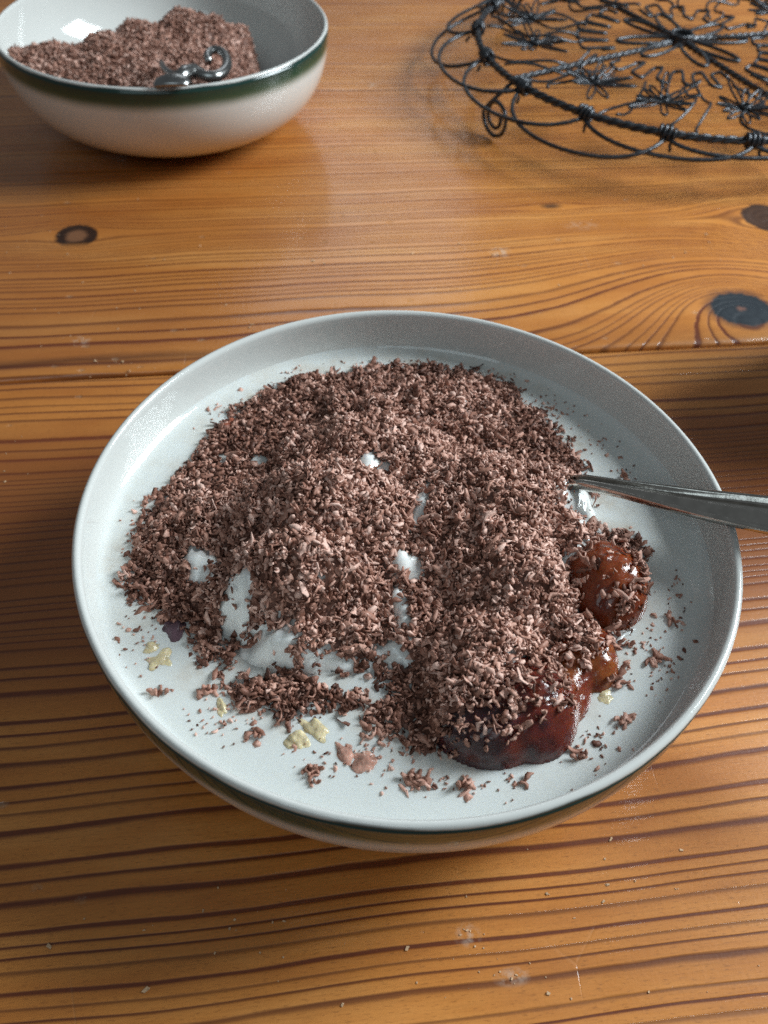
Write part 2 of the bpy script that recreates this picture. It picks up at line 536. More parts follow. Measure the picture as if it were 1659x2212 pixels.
def make_bowl(loc, label):
    root = empty("cereal_bowl", loc, label, "bowl", "white bowls with a green band")
    zs = 0.0025 + (RIM_Z - 0.0015 - 0.0025) * (1 - np.cos(np.linspace(0, math.pi / 2, 44)))
    zs = np.unique(np.concatenate([zs, np.linspace(0.03, RIM_Z - 0.0015, 14)]))
    out = [(0.0, 0.0025), (BASE_R * 0.5, 0.0025)] + [(float(outer_r(z)), float(z)) for z in zs]
    lip = []
    wt = 0.0023
    for a in np.linspace(0, math.pi, 9)[1:-1]:
        lip.append((RIM_R - wt / 2 + wt / 2 * math.cos(a), RIM_Z - 0.0015 + 0.0015 * math.sin(a)))
    rin = np.linspace(RIM_R - wt, 0.0, 60)
    zin = []
    for r in rin:
        f = np.clip((r - 0.066) / (RIM_R - wt - 0.066), 0, 1)
        zin.append((1 - f) * inner_z(r) + f * max(inner_z(r), 0) )
    # inner curve: scaled copy of the outer curve
    ain = np.linspace(math.pi / 2, 0, 56)
    inn = []
    for a in ain:
        r = 0.026 + (RIM_R - wt - 0.026) * math.sin(a) ** (2 / EXP)
        z = 0.0065 + (RIM_Z - 0.0015 - 0.0065) * (1 - math.cos(a) ** (2 / EXP))
        inn.append((r, z))
    inn += [(0.014, 0.0063), (0.0, 0.0062)]
    prof = out + lip + inn
    V, Fc = revolve(prof, 160)
    n = len(prof)
    me = mesh_data("body", V, Fc, [M_BAND, M_GLAZE])
    no = len(out) + 2
    mi = [0 if (k % (n - 1)) < no else 1 for k in range(len(Fc))]
    me.polygons.foreach_set('material_index', mi)
    link(bpy.data.objects.new("body", me), root)
    foot = [(0.0265, 0.0030), (0.0262, 0.0004), (0.0272, 0.0), (0.0292, 0.0), (0.0302, 0.0005), (0.0312, 0.0034)]
    V, Fc = revolve(foot, 96)
    obj("foot_ring", V, Fc, M_FOOT, root)
    return root


NEAR = np.array([0.0060, 0.1365])
FARB = np.array([-0.1194, 0.4449])
make_bowl((NEAR[0], NEAR[1], 0), "white bowl filled with milk, yogurt, jam and grated chocolate")
make_bowl((FARB[0], FARB[1], 0), "white green-banded bowl holding only dry grated chocolate")

# ------------------------------------------------------------------ milk
MILK_Z = 0.0345


def inner_radius_at(z):
    a = np.linspace(0, math.pi / 2, 400)
    r = 0.026 + (RIM_R - 0.0023 - 0.026) * np.sin(a) ** (2 / EXP)
    zz = 0.0065 + (RIM_Z - 0.0015 - 0.0065) * (1 - np.cos(a) ** (2 / EXP))
    return float(np.interp(z, zz, r))


rm = inner_radius_at(MILK_Z)
# ------------------------------------------------------------------ mound as a height field over the milk
# bump: photo x, photo y (of the top), height, radius x, radius y, turn
BUMPS = [(700, 1040, 0.0215, 0.0310, 0.0250, 0.2), (640, 1165, 0.0215, 0.0250, 0.0155, 0.1),
         (810, 950, 0.0135, 0.0320, 0.0240, 0.0), (480, 1130, 0.0075, 0.0230, 0.0220, 0.3),
         (1060, 1040, 0.0170, 0.0250, 0.0270, 0.1), (1105, 1190, 0.0165, 0.0215, 0.0200, 0.0), (900, 1090, 0.0130, 0.0200, 0.0260, 0.0),
         (1050, 1360, 0.0125, 0.0190, 0.0170, 0.3), (900, 860, 0.0065, 0.0400, 0.0180, 0.0), (910, 1300, 0.0085, 0.0200, 0.0180, 0.0),
         (1240, 1130, 0.0085, 0.0120, 0.0130, 0.0), (1190, 1030, 0.0110, 0.0150, 0.0140, 0.0), (700, 1330, 0.0100, 0.0200, 0.0100, 0.2)]
JAMS = [(1328, 1212, 0.0108, 0.0104, 0.0126, 0.0), (1272, 1385, 0.0058, 0.0078, 0.0100, 0.2), (1225, 1460, 0.0056, 0.0066, 0.0100, -0.2), (1155, 1480, 0.0108, 0.0110, 0.0125, 0.2), (1070, 1500, 0.0105, 0.0135, 0.0118, 0.1)]


def prep(lst):
    out = []
    for (px, py, h, rx, ry, rot) in lst:
        p = at(px, py, MILK_Z + h)
        out.append((p[0], p[1], h, rx, ry, rot))
    return out


BW, JW = prep(BUMPS), prep(JAMS)


def dome(x, y, b, p=1.0):
    cx, cy, h, rx, ry, rot = b
    dx, dy = x - cx, y - cy
    c, s = math.cos(rot), math.sin(rot)
    d2 = ((dx * c + dy * s) / rx) ** 2 + ((-dx * s + dy * c) / ry) ** 2
    return h * np.clip(1 - d2, -0.6, 1) ** 1 if p == 1 else h * np.sqrt(np.clip(1 - d2, 0, 1))


def mound(x, y):
    """height above the milk (negative outside)"""
    k = 900.0
    s = 0
    for b in BW:
        s = s + np.exp(k * dome(x, y, b))
    s = s + np.exp(k * -0.0035)
    h = np.log(s) / k - 0.0016
    h = h + 0.0010 * noise2(x, y, 260, 0) + 0.0006 * noise2(x, y, 600, 10)
    return h


def jam_h(x, y):
    k = 800.0
    hs = [dome(x, y, b, 2) for b in JW]
    h = np.log(sum(np.exp(k * q) for q in hs) - len(hs) + 1) / k
    m = np.clip(h / 0.003, 0, 1)
    return h + m * (0.0004 * noise2(x, y, 420, 14) + 0.00015 * noise2(x, y, 1300, 24))


def surf(x, y):
    return MILK_Z + np.maximum(np.maximum(mound(x, y), jam_h(x, y)), 0.0)


def hit(px, py):
    for z in np.linspace(0.066, MILK_Z, 120):
        p = at(px, py, z)
        if surf(p[0], p[1]) >= z - 1e-9:
            return p
    return at(px, py, MILK_Z)


# chocolate footprint, traced at the milk's level and above
FOOT_PX = [(252, 1205), (300, 1120), (345, 1060), (400, 985), (455, 925), (540, 850), (640, 808), (790, 792), (905, 776), (985, 790),
           (1075, 812), (1135, 850), (1190, 905), (1245, 965), (1285, 1045), (1330, 1120), (1405, 1180), (1405, 1290), (1360, 1365),
           (1290, 1420), (1245, 1500), (1225, 1560), (1110, 1625), (1000, 1640), (905, 1625), (835, 1600), (770, 1555), (690, 1545), (610, 1560), (530, 1535),
           (480, 1470), (420, 1440), (395, 1380), (330, 1330), (270, 1300)]
FOOT = np.array([hit(*p)[:2] for p in FOOT_PX])


def poly_sd(x, y, poly):
    """signed distance, positive inside"""
    x, y = np.asarray(x, float), np.asarray(y, float)
    d = np.full(x.shape, 1e9)
    inside = np.zeros(x.shape, bool)
    n = len(poly)
    for i in range(n):
        a, b = poly[i], poly[(i + 1) % n]
        e = b - a
        t = np.clip(((x - a[0]) * e[0] + (y - a[1]) * e[1]) / (e @ e), 0, 1)
        d = np.minimum(d, np.hypot(x - a[0] - t * e[0], y - a[1] - t * e[1]))
        cond = ((a[1] > y) != (b[1] > y)) & (x < (b[0] - a[0]) * (y - a[1]) / (b[1] - a[1] + 1e-15) + a[0])
        inside ^= cond
    return np.where(inside, d, -d)


# ------------------------------------------------------------------ milk pool
prof = [(0.0, 0.0)] + [(rm * f, 0.0) for f in np.linspace(0.05, 0.965, 60)]
prof += [(rm - 0.0022, 0.00004), (rm - 0.0014, 0.00022), (rm - 0.0008, 0.00055), (rm - 0.0002, 0.0011), (rm + 0.0005, 0.0018)]
V, Fc = revolve(prof, 160)
milk = obj("milk", V, Fc, M_MILKPOOL, origin=(0, 0, 0))
milk.location = (NEAR[0], NEAR[1], MILK_Z)
vx, vy = np.array(V)[:, 0] + NEAR[0], np.array(V)[:, 1] + NEAR[1]
set_attr(milk.data, 'tint', np.clip(1 + poly_sd(vx, vy, FOOT) / 0.010, 0, 1) * np.clip(0.55 + 0.6 * noise2(vx, vy, 300, 17), 0, 1))
tag(milk, "pool of white milk around the chocolate-covered mound", "milk")

# bare patches where the white (or jam) shows: photo x, y, radius x px, radius y px, turn
BARE_PX = [(512, 1305, 32, 48, 0.3), (565, 1410, 82, 42, -0.3), (745, 1465, 108, 32, 0.3), (845, 1418, 48, 16, 0.5), (868, 1315, 18, 52, -0.2),
           (884, 1222, 28, 20, 0), (1275, 1105, 72, 50, -0.4), (908, 1085, 15, 48, 0.3), (432, 1205, 44, 20, 0.2), (565, 1000, 30, 8, 0.4),
           (805, 1000, 30, 24, 0), (485, 990, 18, 9, 0), (440, 1250, 34, 20, 0), (690, 1250, 8, 6, 0), (1010, 870, 14, 6, 0), (860, 1360, 10, 8, 0)]
BARE = []
for (px, py, rx, ry, rot) in BARE_PX:
    c = hit(px, py)
    ex, ey = at(px + rx, py, c[2]) - c, at(px, py - ry, c[2]) - c
    BARE.append((c[0], c[1], abs(ex[0]) , max(abs(ey[1]) , 1e-4), -rot))


def bare(x, y):
    """1 inside a bare patch"""
    m = np.zeros_like(np.asarray(x, float))
    for (cx, cy, rx, ry, rot) in BARE:
        c, s = math.cos(rot), math.sin(rot)
        dx, dy = x - cx, y - cy
        d = np.sqrt(((dx * c + dy * s) / rx) ** 2 + ((-dx * s + dy * c) / ry) ** 2) + 0.30 * noise2(x, y, 900, 20) + 0.12 * noise2(x, y, 2600, 30)
        m = np.maximum(m, np.clip((1.15 - d) / 0.35, 0, 1))
    return m


JAM_BARE_PX = [(1322, 1192, 84, 66), (1300, 1275, 42, 60), (1180, 1500, 76, 110), (1085, 1570, 120, 60), (1240, 1450, 30, 80)]
JAM_BARE = []
for (px, py, rx, ry) in JAM_BARE_PX:
    c = hit(px, py)
    ex, ey = at(px + rx, py, c[2]) - c, at(px, py - ry, c[2]) - c
    JAM_BARE.append((c[0], c[1], abs(ex[0]), abs(ey[1])))


def jam_bare(x, y):
    m = np.zeros_like(np.asarray(x, float))
    for (cx, cy, rx, ry) in JAM_BARE:
        d = np.sqrt(((x - cx) / rx) ** 2 + ((y - cy) / ry) ** 2) + 0.2 * noise2(x, y, 600, 5)
        m = np.maximum(m, np.clip((1.1 - d) / 0.3, 0, 1))
    return m


def grid_mesh(x0, x1, y0, y1, step, zfun, keep):
    xs, ys = np.arange(x0, x1, step), np.arange(y0, y1, step)
    X, Y = np.meshgrid(xs, ys)
    K = keep(X, Y)
    Z = zfun(X, Y)
    idx = np.arange(X.size).reshape(X.shape)
    q = np.stack([idx[:-1, :-1], idx[:-1, 1:], idx[1:, 1:], idx[1:, :-1]], -1)
    kq = (K[:-1, :-1] & K[:-1, 1:] & K[1:, 1:] & K[1:, :-1])
    q = q[kq]
    used = np.unique(q)
    remap = -np.ones(X.size, int); remap[used] = np.arange(len(used))
    V = np.c_[X.ravel(), Y.ravel(), Z.ravel()][used]
    return V, remap[q]


x0, x1, y0, y1 = NEAR[0] - 0.07, NEAR[0] + 0.07, NEAR[1] - 0.07, NEAR[1] + 0.07
V, Fc = grid_mesh(x0, x1, y0, y1, 0.0011,
                  lambda X, Y: MILK_Z + mound(X, Y) - 0.0011 + 0.0013 * bare(X, Y) + 0.0003 * noise2(X, Y, 1500, 3),
                  lambda X, Y: (mound(X, Y) > -0.0018) & (np.hypot(X - NEAR[0], Y - NEAR[1]) < 0.0705))
yog = obj("yogurt_mound", V, Fc, M_YOG, origin=(NEAR[0], NEAR[1], MILK_Z))
tag(yog, "white yogurt mound showing in wet patches through the chocolate", "yogurt")

# ------------------------------------------------------------------ jam
def lump(name, c, rad, mat, seed, amp=0.12, freq=2.2, sub=5, rot=0.0, flat_bottom=None):
    import bmesh
    bm = bmesh.new()
    bmesh.ops.create_icosphere(bm, subdivisions=sub, radius=1.0)
    r2 = np.random.default_rng(seed)
    W = r2.normal(size=(10, 3)); ph = r2.uniform(0, 6.28, 10)
    V = np.array([v.co[:] for v in bm.verts])
    Fc = [[v.index for v in f.verts] for f in bm.faces]
    bm.free()
    n = np.sin(V @ W.T * freq + ph).mean(1) * 1.6 + 0.45 * np.sin(V @ W.T * freq * 2.7 + ph[::-1]).mean(1)
    V = V * (1 + amp * n)[:, None] * np.asarray(rad)
    cr, sr = math.cos(rot), math.sin(rot)
    V = np.c_[V[:, 0] * cr - V[:, 1] * sr, V[:, 0] * sr + V[:, 1] * cr, V[:, 2]]
    o = bpy.data.objects.new(name, mesh_data(name, V, Fc, mat))
    o.location = c
    return link(o)


def jam_material():
    m, nt, bsdf = nodes_of("jam_mixed")
    t = NT(nt)
    co = t.n('ShaderNodeTexCoord').outputs['Object']
    ripe = t.n('ShaderNodeAttribute', attribute_name='ripe').outputs['Fac']
    f = t.math('ADD', ripe, t.math('MULTIPLY', t.math('SUBTRACT', t.noise(co, 260, 4), 0.5), 0.7))
    c = t.ramp(f, [(0.0, (0.20, 0.042, 0.012)), (0.28, (0.13, 0.022, 0.009)), (0.45, (0.22, 0.060, 0.014)), (0.60, (0.15, 0.028, 0.014)), (0.82, (0.105, 0.018, 0.013)), (1.0, (0.040, 0.012, 0.014))])
    t.l(c, bsdf.inputs['Base Color'])
    rg = t.ramp(t.noise(co, 500, 3), [(0.35, (0.10,) * 3), (0.7, (0.32,) * 3)])
    t.l(rg, bsdf.inputs['Roughness'])
    bsdf.inputs['Subsurface Weight'].default_value = 0.6
    bsdf.inputs['Subsurface Radius'].default_value = (1.0, 0.28, 0.08)
    bsdf.inputs['Subsurface Scale'].default_value = 0.0045
    b = t.bump(t.noise(co, 330, 4), 0.35, 0.0008)
    b = t.bump(t.noise(co, 1300, 2), 0.25, 0.0003, b)
    t.l(b, bsdf.inputs['Normal'])
    return m


M_JAMMIX = jam_material()
jx = [b[0] for b in JW]; jy = [b[1] for b in JW]
V, Fc = grid_mesh(min(jx) - 0.016, max(jx) + 0.014, min(jy) - 0.016, max(jy) + 0.016, 0.00045,
                  lambda X, Y: MILK_Z + jam_h(X, Y) - 0.0004, lambda X, Y: np.maximum.reduce([jam_h(X + a, Y + b) for a in (-5e-4, 0, 5e-4) for b in (-5e-4, 0, 5e-4)]) > 1e-6)
V = np.asarray(V)
jc = (float(np.mean(jx)), float(np.mean(jy)), MILK_Z)
o = obj("jam", V, Fc, M_JAMMIX, origin=jc)
V[:, 2] += 0
# colour runs from amber by the spoon to dark plum in front
qa, qb = np.array([JW[0][0], JW[0][1]]), np.array([JW[4][0], JW[4][1]])
ax_ = (qb - qa) / np.linalg.norm(qb - qa)
run = ((V[:, :2] - qa) @ ax_) / np.linalg.norm(qb - qa)
set_attr(o.data, 'ripe', 0.88 * np.clip(run, 0, 1.2) + 0.12 * noise2(V[:, 0], V[:, 1], 400, 7))
tag(o, "glossy red-brown jam along the mound's edge from spoon side to front", "jam")

# wet ridge of milk drawn up along the jam
mp = [at(px, py, MILK_Z) for px, py in ((1372, 1355), (1345, 1378), (1312, 1405), (1280, 1440), (1266, 1480), (1255, 1520), (1240, 1555), (1218, 1585), (1195, 1605))]
tt = np.linspace(0, len(mp) - 1, 60)
mp = np.stack([np.interp(tt, np.arange(len(mp)), np.array(mp)[:, i]) for i in range(3)], -1)
for _ in range(4):
    mp[1:-1] = 0.25 * mp[:-2] + 0.5 * mp[1:-1] + 0.25 * mp[2:]
mp[:, :2] += np.c_[noise2(mp[:, 0], mp[:, 1], 900, 4), noise2(mp[:, 0], mp[:, 1], 900, 9)] * 0.0003
vf = tube(mp, 0.0009 * np.sin(np.linspace(0.1, math.pi - 0.1, 60)) ** 0.5, sides=8)
obj("meniscus", np.asarray(vf[0]) - np.asarray(milk.location), vf[1], M_MILK, milk)

# ------------------------------------------------------------------ chocolate shavings
def flake_batch(n, length, width, thick, curl, seg, g):
    """n curled strips as arrays: verts (n, 4*(seg+1), 3), faces template"""
    S = seg + 1
    t = np.linspace(-0.5, 0.5, S)[None, :]
    ang = curl[:, None] * t                                        # arc
    Rr = length[:, None] / np.maximum(np.abs(curl[:, None]), 1e-3) * np.sign(curl[:, None])
    cx = Rr * np.sin(ang)
    cz = Rr * (1 - np.cos(ang)) - 0.25 * length[:, None] * np.minimum(np.abs(curl[:, None]) / 6, 0.5)
    tw = g.normal(0, 0.5, (n, 1)) * t * 2
    wv = width[:, None] * (1 - 0.55 * (2 * np.abs(t)) ** 2.2) * g.uniform(0.6, 1.25, (n, S)) * 0.5
    off = g.normal(0, 0.12, (n, S)) * width[:, None]
    nx, nz = -np.sin(ang), np.cos(ang)
    V = np.zeros((n, S, 4, 3))
    for k, (sy, sz) in enumerate(((-1, -1), (1, -1), (1, 1), (-1, 1))):
        h = 0.5 * sz * thick[:, None]
        V[:, :, k, 0] = cx + nx * h
        V[:, :, k, 1] = sy * wv * np.cos(tw) + off
        V[:, :, k, 2] = cz + nz * h + sy * wv * np.sin(tw)
    V += g.normal(0, 1, V.shape) * (0.05 * width)[:, None, None, None]
    Fc = []
    for i in range(seg):
        for k in range(4):
            l = (k + 1) % 4
            Fc.append((i * 4 + k, i * 4 + l, i * 4 + 4 + l, i * 4 + 4 + k))
    Fc.append((3, 2, 1, 0)); b = seg * 4; Fc.append((b, b + 1, b + 2, b + 3))
    return V.reshape(n, -1, 3), np.array(Fc)


def rot_mats(normal, g, tilt):
    """random frames whose z axis leans by tilt from normal"""
    n = len(normal)
    z = normal + g.normal(0, 1, (n, 3)) * tilt[:, None]
    z /= np.linalg.norm(z, axis=1)[:, None]
    a = g.normal(size=(n, 3))
    x = a - z * (a * z).sum(1)[:, None]; x /= np.linalg.norm(x, axis=1)[:, None]
    y = np.cross(z, x)
    return np.stack([x, y, z], -1)


def scatter(P, N, g, size=1.0, tiltm=0.55, seg=3, wet=None):
    n = len(P)
    big_ = g.uniform(size=n) < 0.40
    L = np.where(big_, np.clip(g.lognormal(math.log(0.00250), 0.38, n), 0.0012, 0.0068), np.clip(g.lognormal(math.log(0.00115), 0.40, n), 0.0004, 0.0030)) * size
    Wd = np.clip(L * g.uniform(0.26, 0.72, n), 0.0003, 0.0016)
    T = g.uniform(0.00015, 0.00045, n)
    cu = g.normal(0, 2.6, n)
    V, Ft = flake_batch(n, L, Wd, T, cu, seg, g)
    Mx = rot_mats(N, g, np.abs(g.normal(tiltm, 0.35, n)))
    V = np.einsum('nij,nkj->nki', Mx, V) + P[:, None, :]
    k = V.shape[1]
    Fc = (Ft[None] + (np.arange(n) * k)[:, None, None]).reshape(-1, 4)
    wet = np.zeros(n) if wet is None else wet
    tone = np.repeat(np.clip(g.normal(0.63, 0.28, n) + 0.14 * noise2(P[:, 0], P[:, 1], 330, 25) - wet, 0.02, 1), k)
    return V.reshape(-1, 3), Fc, tone


def normals_of(f, x, y, e=0.0006):
    dx = (f(x + e, y) - f(x - e, y)) / (2 * e)
    dy = (f(x, y + e) - f(x, y - e)) / (2 * e)
    N = np.c_[-dx, -dy, np.ones_like(dx)]
    return N / np.linalg.norm(N, axis=1)[:, None]


def joined(name, parts, mat):
    Vs, Fs, Ts, o = [], [], [], 0
    for V, Fc, T in parts:
        Vs.append(V); Fs.append(np.asarray(Fc) + o); Ts.append(T); o += len(V)
    V, Fc, T = np.concatenate(Vs), np.concatenate(Fs), np.concatenate(Ts)
    me = bpy.data.meshes.new(name)
    me.from_pydata(V.tolist(), [], Fc.tolist())
    me.polygons.foreach_set('use_smooth', [True] * len(me.polygons))
    me.materials.append(mat)
    set_attr(me, 'tone', T)
    return link(bpy.data.objects.new(name, me))


# sample the mound
g = np.random.default_rng(11)
N0 = 86000
x = g.uniform(x0, x1, N0); y = g.uniform(y0, y1, N0)
sd = poly_sd(x, y, FOOT) + 0.0016 * noise2(x, y, 420, 12)
dens = np.clip(sd / 0.0040 + 0.12, 0, 1)
dens *= 1 - 0.97 * bare(x, y)
dens *= 1 - np.where(y > at(1300, 1370, MILK_Z)[1], 0.93, 0.76) * jam_bare(x, y)
keep = g.uniform(size=N0) < dens * 0.60
x, y, sd = x[keep], y[keep], sd[keep]
Z = surf(x, y)
N = normals_of(surf, x, y)
lift = g.uniform(-0.0002, 0.0017, len(x)) * np.clip(sd / 0.004, 0.15, 1)
# flakes soaked by the milk are darker
fl = scatter(np.c_[x, y, Z + lift], N, g, 1.0, 0.65, wet=0.26 * np.clip(1 - (Z - MILK_Z) / 0.005, 0, 1))
# crumbly bed of fine gratings under the flakes
bedV, bedF = grid_mesh(x0, x1, y0, y1, 0.0006,
                       lambda X, Y: surf(X, Y) + 0.0001 + 0.00035 * np.abs(noise2(X, Y, 3300, 2)) + 0.0003 * noise2(X, Y, 7000, 22),
                       lambda X, Y: (poly_sd(X, Y, FOOT) + 0.0014 * noise2(X, Y, 420, 12) > 0.0030) & (bare(X, Y) < 0.35) & (jam_bare(X, Y) < 0.4))
bed = (bedV, bedF, np.full(len(bedV), 0.16))  # darker than the flakes: shade of the gaps painted into the bed
heap = joined("chocolate_shavings", [fl, bed], M_CHOC)
tag(heap, "heap of grated milk chocolate covering the yogurt in the milk bowl", "chocolate", None, "stuff")

# single shavings: a dozen shapes shared by many objects
TEMPL = []
gt = np.random.default_rng(5)
for k in range(14):
    L = gt.uniform(0.0026, 0.0048); Wd = gt.uniform(0.0008, 0.0015)
    V, Ft = flake_batch(1, np.array([L]), np.array([Wd]), np.array([gt.uniform(0.0003, 0.0005)]), np.array([gt.choice([-1, 1]) * gt.uniform(1.2, 4.6)]), 6, gt)
    me = bpy.data.meshes.new("chocolate_shaving")
    me.from_pydata(V[0].tolist(), [], Ft.tolist())
    me.polygons.foreach_set('use_smooth', [True] * len(me.polygons))
    me.materials.append(M_CHOC)
    set_attr(me, 'tone', np.clip(gt.normal(0.55, 0.15), 0.2, 0.9) + gt.normal(0, 0.04, len(V[0])))
    TEMPL.append(me)


def single(p, nrm, gg, label, group, tilt=0.5, size=1.0):
    o = bpy.data.objects.new("chocolate_shaving", TEMPL[int(gg.integers(len(TEMPL)))])
    m = rot_mats(np.asarray(nrm, float)[None], gg, np.array([abs(gg.normal(tilt, 0.25))]))[0]
    Mx = Matrix(m.tolist()).to_4x4()
    Mx.translation = Vector(p)
    s = gg.uniform(0.75, 1.1) * size
    o.matrix_world = Mx @ Matrix.Scale(s, 4)
    link(o)
    return tag(o, label, "shaving", group)


MARKS = [(1240, 1060, "where the spoon handle goes in"), (1310, 1230, "on and around the amber jam"), (1080, 1520, "on and around the dark plum-red jam"),
         (560, 1390, "beside the biggest bare yogurt patch"), (750, 1450, "beside the long thin bare yogurt patch"), (490, 940, "beside the reddish nut"),
         (880, 1250, "along the valley with white wet spots"), (790, 990, "around the orange nut bit on top"), (400, 1240, "beside the raisin and grain pieces"),
         (900, 820, "under the back wall of the bowl"), (680, 1150, "on the broad hump behind the yogurt patches"), (1060, 1250, "on the ridge between spoon and plum-red jam")]
gs = np.random.default_rng(21)
cnt = 0
while cnt < 182:
    px, py = gs.uniform(330, 1390), gs.uniform(860, 1600)
    p = hit(px, py)
    if poly_sd(np.array([p[0]]), np.array([p[1]]), FOOT)[0] < 0.004: continue
    if bare(np.array([p[0]]), np.array([p[1]]))[0] > 0.3: continue
    if jam_bare(np.array([p[0]]), np.array([p[1]]))[0] > 0.5 and gs.uniform() > 0.3: continue
    nn = normals_of(surf, np.array([p[0]]), np.array([p[1]]))[0]
    lab = min(MARKS, key=lambda q: math.hypot(px - q[0], py - q[1]))[2]
    single((p[0], p[1], p[2] + 0.0010), nn, gs, "large chocolate curl on the mound " + lab, "curls on the chocolate mound")
    cnt += 1

CLUMPS = [  # photo x, y, spread px x, y, count, what sets it apart
    (905, 1685, 34, 22, 14, "shaving in the widest loose clump on the milk in front of the mound"),
    (1005, 1700, 24, 16, 9, "shaving in the widest loose clump on the milk in front of the mound"),
    (672, 1672, 12, 26, 8, "shaving in the upright clump below the yellow grain pieces"),
    (1130, 1688, 16, 10, 2, "hook-shaped shaving alone on the milk in front of the plum jam"),
    (1245, 1635, 16, 10, 5, "shaving in the small clump on the milk right beside the plum jam"),
    (1350, 1560, 22, 14, 6, "shaving in the clump on the milk between plum jam and bowl wall"),
    (1405, 1425, 18, 26, 7, "shaving in the clump floating beside the middle of the jam"),
    (1345, 1400, 26, 20, 6, "shaving in the clump floating beside the middle of the jam"),
    (1330, 1470, 26, 22, 8, "shaving in the clump floating beside the middle of the jam"),
    (1440, 1340, 24, 16, 6, "shaving floating on the milk next to the amber jam"),
    (340, 1500, 26, 8, 5, "shaving in the flat clump near the bowl wall below the small grain pieces"),
    (443, 1490, 22, 14, 5, "shaving in the clump next to the flat wall clump"),
    (555, 1580, 12, 24, 6, "shaving in the string of flakes hanging below the mound"),
    (265, 1360, 10, 6, 2, "single pair of shavings drifting at the bowl wall"),
    (455, 888, 10, 10, 3, "shaving alone on the milk behind the red nut"),
    (330, 1085, 16, 12, 5, "shaving at the ragged far edge of the chocolate"),
    (815, 1590, 22, 26, 7, "shaving trailing from the mound beside the pink fruit piece"),
    (1345, 1030, 10, 5, 2, "shaving on the milk just behind the spoon handle"),
    (520, 845, 5, 4, 1, "tiny shaving on the milk at the back of the bowl")]
for (px, py, sx, sy, n, lab) in CLUMPS:
    for k in range(n):
        qx, qy = px + gs.normal(0, sx * 0.48), py + gs.normal(0, sy * 0.48)
        p = at(qx, qy, MILK_Z)
        rr = math.hypot(p[0] - NEAR[0], p[1] - NEAR[1])
        if rr > rm - 0.002: continue
        single((p[0], p[1], max(MILK_Z, surf(p[0], p[1])) + gs.uniform(0.0002, 0.0009)), (0, 0, 1), gs, "chocolate " + lab, "shavings floating on the milk", 0.45, 1.15)

# fine specks floating on the milk
SPK = []
for (px, py, sx, sy, n) in [(1200, 900, 60, 40, 26), (1300, 960, 40, 40, 22), (1340, 1030, 50, 30, 14), (1330, 1150, 50, 30, 18), (620, 800, 70, 14, 24), (480, 900, 50, 30, 18),
                            (300, 1150, 40, 60, 24), (300, 1400, 50, 60, 40), (480, 1560, 70, 50, 46), (760, 1640, 120, 40, 60), (1000, 1690, 130, 30, 50),
                            (1280, 1600, 80, 40, 50), (1400, 1430, 60, 70, 70), (1460, 1300, 30, 60, 26), (840, 785, 120, 8, 30), (1080, 815, 60, 14, 40), (1180, 880, 40, 30, 40)]:
    q = np.c_[gs.normal(px, sx * 0.6, n), gs.normal(py, sy * 0.6, n)]
    for a in q:
        p = at(a[0], a[1], MILK_Z)
        if math.hypot(p[0] - NEAR[0], p[1] - NEAR[1]) < rm - 0.0015:
            SPK.append((p[0], p[1], MILK_Z + 0.0002 if mound(p[0], p[1]) < 0 else surf(p[0], p[1]) + 0.0002))
SPK = np.array(SPK)
sp = scatter(SPK, np.tile([0, 0, 1.0], (len(SPK), 1)), gs, 0.42, 0.3)
o = joined("chocolate_specks", [sp], M_CHOC)
tag(o, "fine chocolate specks scattered over the milk", "chocolate", None, "stuff")

